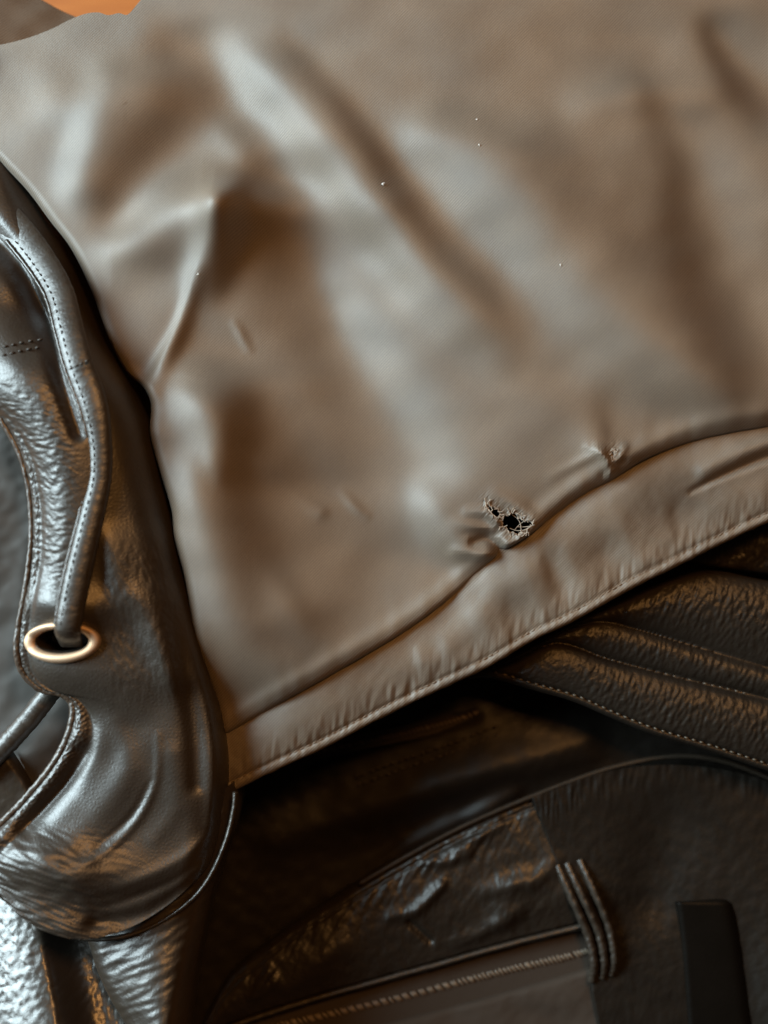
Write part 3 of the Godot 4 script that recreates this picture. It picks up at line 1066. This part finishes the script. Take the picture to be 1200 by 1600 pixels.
func collar(root):
	coll = Relief.new(-110, 0, 400, 1500)
	var f := coll
	f.slope([[10, 580, 35, 0.4], [50, 640, 40, 0.45], [85, 740, 34, 0.45], [85, 840, 30, 0.4], [75, 930, 26, 0.25]])
	f.slope([[-20, 470, 30, -0.2], [25, 490, 26, -0.45], [40, 520, 24, -0.3]])
	f.ridge([[-60, 330, 24, -30], [10, 400, 18, -30], [50, 470, 16, -30], [75, 530, 12, -24], [100, 600, 10, -14], [128, 680, 8, -10]])
	f.slope([[165, 840, 14, 0.4], [178, 900, 16, 0.5], [186, 955, 12, 0.3]])
	f.slope([[205, 930, 18, 0.4], [232, 990, 20, 0.6], [262, 1060, 18, 0.5]])
	f.slope([[200, 620, 24, 0.2], [205, 720, 26, -0.1], [235, 800, 26, -0.15]])
	f.ridge([[285, 900, 10, 2], [302, 980, 14, 8], [318, 1060, 15, 12], [332, 1140, 15, 13], [334, 1220, 14, 12], [326, 1290, 10, 5]])
	f.ridge([[268, 960, 14, -4], [285, 1050, 14, -8], [300, 1150, 14, -8], [304, 1230, 12, -6]])
	f.slope([[-30, 1330, 30, 0.4], [40, 1345, 32, 0.65], [110, 1375, 26, 0.55]])
	f.slope([[0, 1370, 22, 0.4], [60, 1420, 24, 0.5], [120, 1450, 18, 0.3]])
	f.ridge([[246, 1150, 6, 1], [244, 1215, 6, 2.6], [216, 1280, 6, 3.0], [165, 1330, 6, 2.6], [95, 1368, 6, 1]])
	f.ridge([[236, 1220, 5, -1.5], [205, 1276, 5, -2.5], [152, 1322, 5, -1.5]])
	f.ridge([[338, 1292, 9, 2], [290, 1338, 10, 3.5], [220, 1372, 10, 3], [140, 1400, 10, 1]])
	f.ridge([[330, 1330, 6, -1], [280, 1372, 7, -3], [215, 1400, 7, -3], [150, 1420, 6, -1]])
	f.ridge([[120, 1240, 24, -3], [170, 1180, 30, -4], [240, 1110, 30, -3]])
	f.ridge([[180, 1130, 16, 2], [200, 1200, 20, 4], [150, 1280, 24, 4], [80, 1330, 20, 3]])
	f.ridge([[270, 1180, 18, 3], [275, 1260, 18, 3], [240, 1310, 14, 2]])
	f.ridge([[-70, 1385, 30, 10], [20, 1425, 28, 18], [90, 1452, 24, 18], [160, 1468, 20, 10]])
	f.ridge([[150, 1440, 14, -10], [230, 1430, 14, -8], [300, 1380, 12, -6]])
	# the tongue dips towards the rim below the eyelet
	f.ridge([[70, 940, 30, 12], [110, 950, 30, 16], [150, 950, 30, 12]])
	f.ridge([[40, 1060, 30, -6], [110, 1100, 40, -8], [170, 1110, 40, -4]])
	f.ridge([[120, 1180, 18, -12], [95, 1230, 20, -14], [40, 1290, 20, -10]])
	f.finish(80.0)
	var k := scale_at(60)
	var st := []
	for r in cst:
		st.append(r)
	var o := sheet("collar", root, M.leather, st, 130, 560, k, func(x, y, u, v, dl, dr):
		return collar_height(x, y, u, dl, dr), 290.0, 1.0)
	# thick turned rim
	var rim := []
	var wid := [4, 4, 4, 4, 4.5, 4.5, 5, 5, 5, 5.5, 6, 6, 6, 6, 6, 6, 6, 6]
	for i in range(7, 24):
		var r = cst[i]
		var w: float = wid[i - 7]
		var L := Vector2(r[0], r[1])
		var C := Vector2(r[2], r[3])
		var q := L + (C - L).normalized() * (w * 0.6)
		rim.append([q.x, q.y, collar_height(q.x, q.y, 0.03, w * 0.9, 200) - 1.0, w, w * 0.8])
	tube("collar_rim", o, M.leather_edge, rim, k, 260, 18, 0.9)
	# lower neck of the bag under the collar
	sheet("neck_panel", root, M.leather_smooth, mids([[60, 1400, 366, 1225], [85, 1428, 368, 1262], [112, 1454, 358, 1310], [132, 1484, 342, 1362], [148, 1524, 324, 1420], [170, 1566, 310, 1480], [200, 1612, 298, 1545], [235, 1680, 280, 1680]]), 90, 160, scale_at(20), func(x, y, u, v, dl, dr):
		var a: float = (y - 1470) * 1.0
		return 0.0 + 0.22 * (y - 1440) * smoothstep(1400, 1500, y) + 34.0 * sin(PI * pow(clampf(u, 0, 1), 1.3)) + 0.9 * nz2.get_noise_2d(x / 50.0, (y + x * 0.4) / 14.0) + 0.45 * nz.get_noise_2d(x / 16.0, y / 13.0) - rolled(dl, 26.0) - rolled(dr, 36.0), 120.0)
	var pip := []
	for p in [[372, 1236], [370, 1262], [361, 1302], [344, 1346], [322, 1384], [292, 1414], [250, 1442], [205, 1460], [160, 1466], [128, 1464]]:
		pip.append([p[0] - 4, p[1], 30.0, 4.0, 6.0])
	tube("neck_piping", o, M.leather_smooth, pip, scale_at(25), 120, 10, 0.6)
	# pebbled side of the bag at the bottom left
	sheet("pebbled_side", root, M.leather_pebbled, mids([[-140, 1330, 40, 1360], [-140, 1400, 90, 1420], [-140, 1480, 140, 1480], [-140, 1560, 190, 1560], [-140, 1700, 240, 1700]]), 90, 110, scale_at(-50), func(x, y, u, v, dl, dr):
		var ridge: float = 70.0 + (y - 1450) * 0.30
		return -84.0 + 0.42 * (y - 1420) + 66.0 * gauss(x - ridge, 120.0 if x < ridge else 26.0) + 1.5 * nz.get_noise_2d(x / 16.0, y / 16.0) - rolled(dl, 30.0), 150.0)
	# inside the mouth of the bag
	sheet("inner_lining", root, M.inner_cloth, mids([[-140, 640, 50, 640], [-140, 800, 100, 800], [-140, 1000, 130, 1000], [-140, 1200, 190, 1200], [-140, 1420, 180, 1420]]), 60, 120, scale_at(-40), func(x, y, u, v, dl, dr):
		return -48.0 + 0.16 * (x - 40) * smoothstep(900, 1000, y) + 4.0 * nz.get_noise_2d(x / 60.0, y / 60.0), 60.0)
	tube("drawstring_tail", root, M.leather, [[120, 1030, 0, 15, 14], [78, 1082, 2, 17, 15], [48, 1120, 0, 17, 15], [12, 1160, -4, 17, 15], [-40, 1210, -6, 16, 15]], scale_at(0), 60, 16, 1.0)
	sheet("inner_binding", root, M.leather_dull, mids([[-120, 1190, 12, 1180], [-120, 1220, 28, 1205], [-120, 1260, 48, 1240], [-120, 1300, 60, 1275], [-120, 1360, 60, 1340]]), 40, 50, scale_at(-10), func(x, y, u, v, dl, dr):
		return -16.0 + 1.0 * nz.get_noise_2d(x / 16.0, y / 16.0) - rolled(dr, 12.0), 20.0)
	# seams
	for dy in [0.0, 14.0]:
		var pts := []
		for p in [[-30, 548], [10, 542], [40, 534], [64, 528]]:
			pts.append([p[0], p[1] + dy, collar_height(p[0], p[1] + dy, 0.4, 60, 80) + 1.0])
		stitches("collar_stitching", o, M.thread, pts, k, 13.0, 9.0, 4.0)
	eyelet(o, k)

func ring_level(x: float, y: float) -> float:
	return collar_height(x, y, (x - 24.0) / 290.0, maxf(0.0, x - 24.0), 314.0 - x)

func eyelet(parent, k):
	# brass ring, an oval set into the tongue
	var pos := PackedVector3Array()
	var uv := PackedVector2Array()
	var n := 72
	var m := 16
	for j in n + 1:
		var a := TAU * j / n
		var d := Vector2(cos(a), sin(a))
		for i in m + 1:
			var b := TAU * i / m
			var r := 52.0 + 10.0 * cos(b)
			var x := d.x * r
			var y := d.y * (26.0 + (5.5 + 2.2 * maxf(d.y, 0.0)) * cos(b))
			pos.append(P(100 + x, 1001 + y - 0.03 * x, ring_level(100 + d.x * 58.0, 1001 + d.y * 30.0) + 3.0 + 7.5 * sin(b), k))
			uv.append(Vector2(a * 0.06, b * 0.01))
	var o := grid_mesh("grommet", parent, M.brass, pos, uv, n + 1, m + 1)
	o.set_meta("label", "brass ring grommet holding the leather drawstring")

# ---------------- drawstring ---------------------------------------------------------------------
func drawstring(root):
	# [left x, y, right x, y, height, thickness]
	var d := [[-70, 300, -10, 300, 52, 11], [-20, 356, 36, 345, 56, 11], [24, 408, 74, 394, 60, 11], [58, 458, 104, 444, 66, 12], [78, 515, 124, 504, 70, 12], [98, 576, 142, 560, 73, 12], [122, 636, 166, 622, 76, 13], [137, 695, 175, 690, 78, 13], [138, 745, 174, 752, 80, 13], [124, 806, 163, 815, 86, 14], [109, 868, 150, 880, 92, 15], [96, 930, 138, 940, 96, 15], [89, 975, 130, 981, 96, 15], [90, 996, 128, 999, 84, 14], [92, 1012, 126, 1013, 60, 12]]
	var rows := []
	for r in d:
		r[4] -= 125.0 * smoothstep(640, 180, r[1])
		rows.append([0.5 * (r[0] + r[2]), 0.5 * (r[1] + r[3]), r[4], 0.5 * Vector2(r[2] - r[0], r[3] - r[1]).length(), r[5]])
	var k := scale_at(80)
	var o := tube("drawstring", root, M.leather, rows, k, 260, 30, 0.55)
	o.set_meta("label", "stitched leather drawstring threaded through the brass grommet")
	var pts := []
	var edge := []
	for r in d.slice(1, 13):
		var L := Vector2(r[0], r[1])
		var R := Vector2(r[2], r[3])
		var q := L.lerp(R, 0.27)
		pts.append([q.x, q.y, r[4] + r[5] * 0.89 + 0.3])
		var e := L.lerp(R, 0.04)
		edge.append([e.x, e.y, r[4] + r[5] * 0.2, 3.6, 5.0])
	stitches("drawstring_stitching", o, M.thread, pts, k, 12.0, 8.0, 2.2)
	tube("drawstring_edge", o, M.leather_smooth, edge, k, 220, 10, 0.8)
	var cross := [[104, 580, 84], [118, 574, 87], [132, 567, 86], [141, 562, 82]]
	stitches("drawstring_stitching", o, M.thread, cross, k, 9.0, 8.0, 4.0)

# ---------------- lint ---------------------------------------------------------------------------
func lint():
	var spots := [
		[598, 290, 2.4, "largest white lint speck, on the dark streak beside the long bright fold of the lining"],
		[745, 188, 1.6, "upper of two close tiny lint specks high on the brown lining"],
		[747, 232, 1.7, "lower of two close tiny lint specks high on the brown lining"],
		[872, 419, 1.9, "rightmost white lint speck, alone on the broad bright fold of the lining"],
		[312, 431, 1.8, "leftmost white lint speck, at the top of the sharp crease near the collar"],
		[957, 722, 2.0, "white lint speck caught in the small right-hand hole of the lining"]]
	var ball := SphereMesh.new()
	ball.radius = S
	ball.height = 2 * S
	ball.radial_segments = 8
	ball.rings = 4
	var lumps := SurfaceTool.new()
	for d in [[0.0, 0.0, 1.0], [0.9, 0.3, 0.6], [-0.5, 0.8, 0.5], [1.5, 0.9, 0.35]]:
		lumps.append_from(ball, 0, Transform3D(Basis().scaled(Vector3.ONE * d[2]), Vector3(d[0], 0, d[1]) * S))
	var sm := lumps.commit()
	for s in spots:
		var o := put("lint_speck", self, M.lint, sm)
		var h: float = lining_base(s[0], s[1]) + fold.at(s[0], s[1]) + 0.5
		o.position = P(s[0], s[1], h + s[2] * 0.4, 1.0)
		o.scale = Vector3(s[2], s[2] * 0.6, s[2]) * 0.75
		o.rotation.y = s[0]
		o.set_meta("label", s[3])
		o.set_meta("category", "lint")
		o.set_meta("group", "white lint specks on the lining")
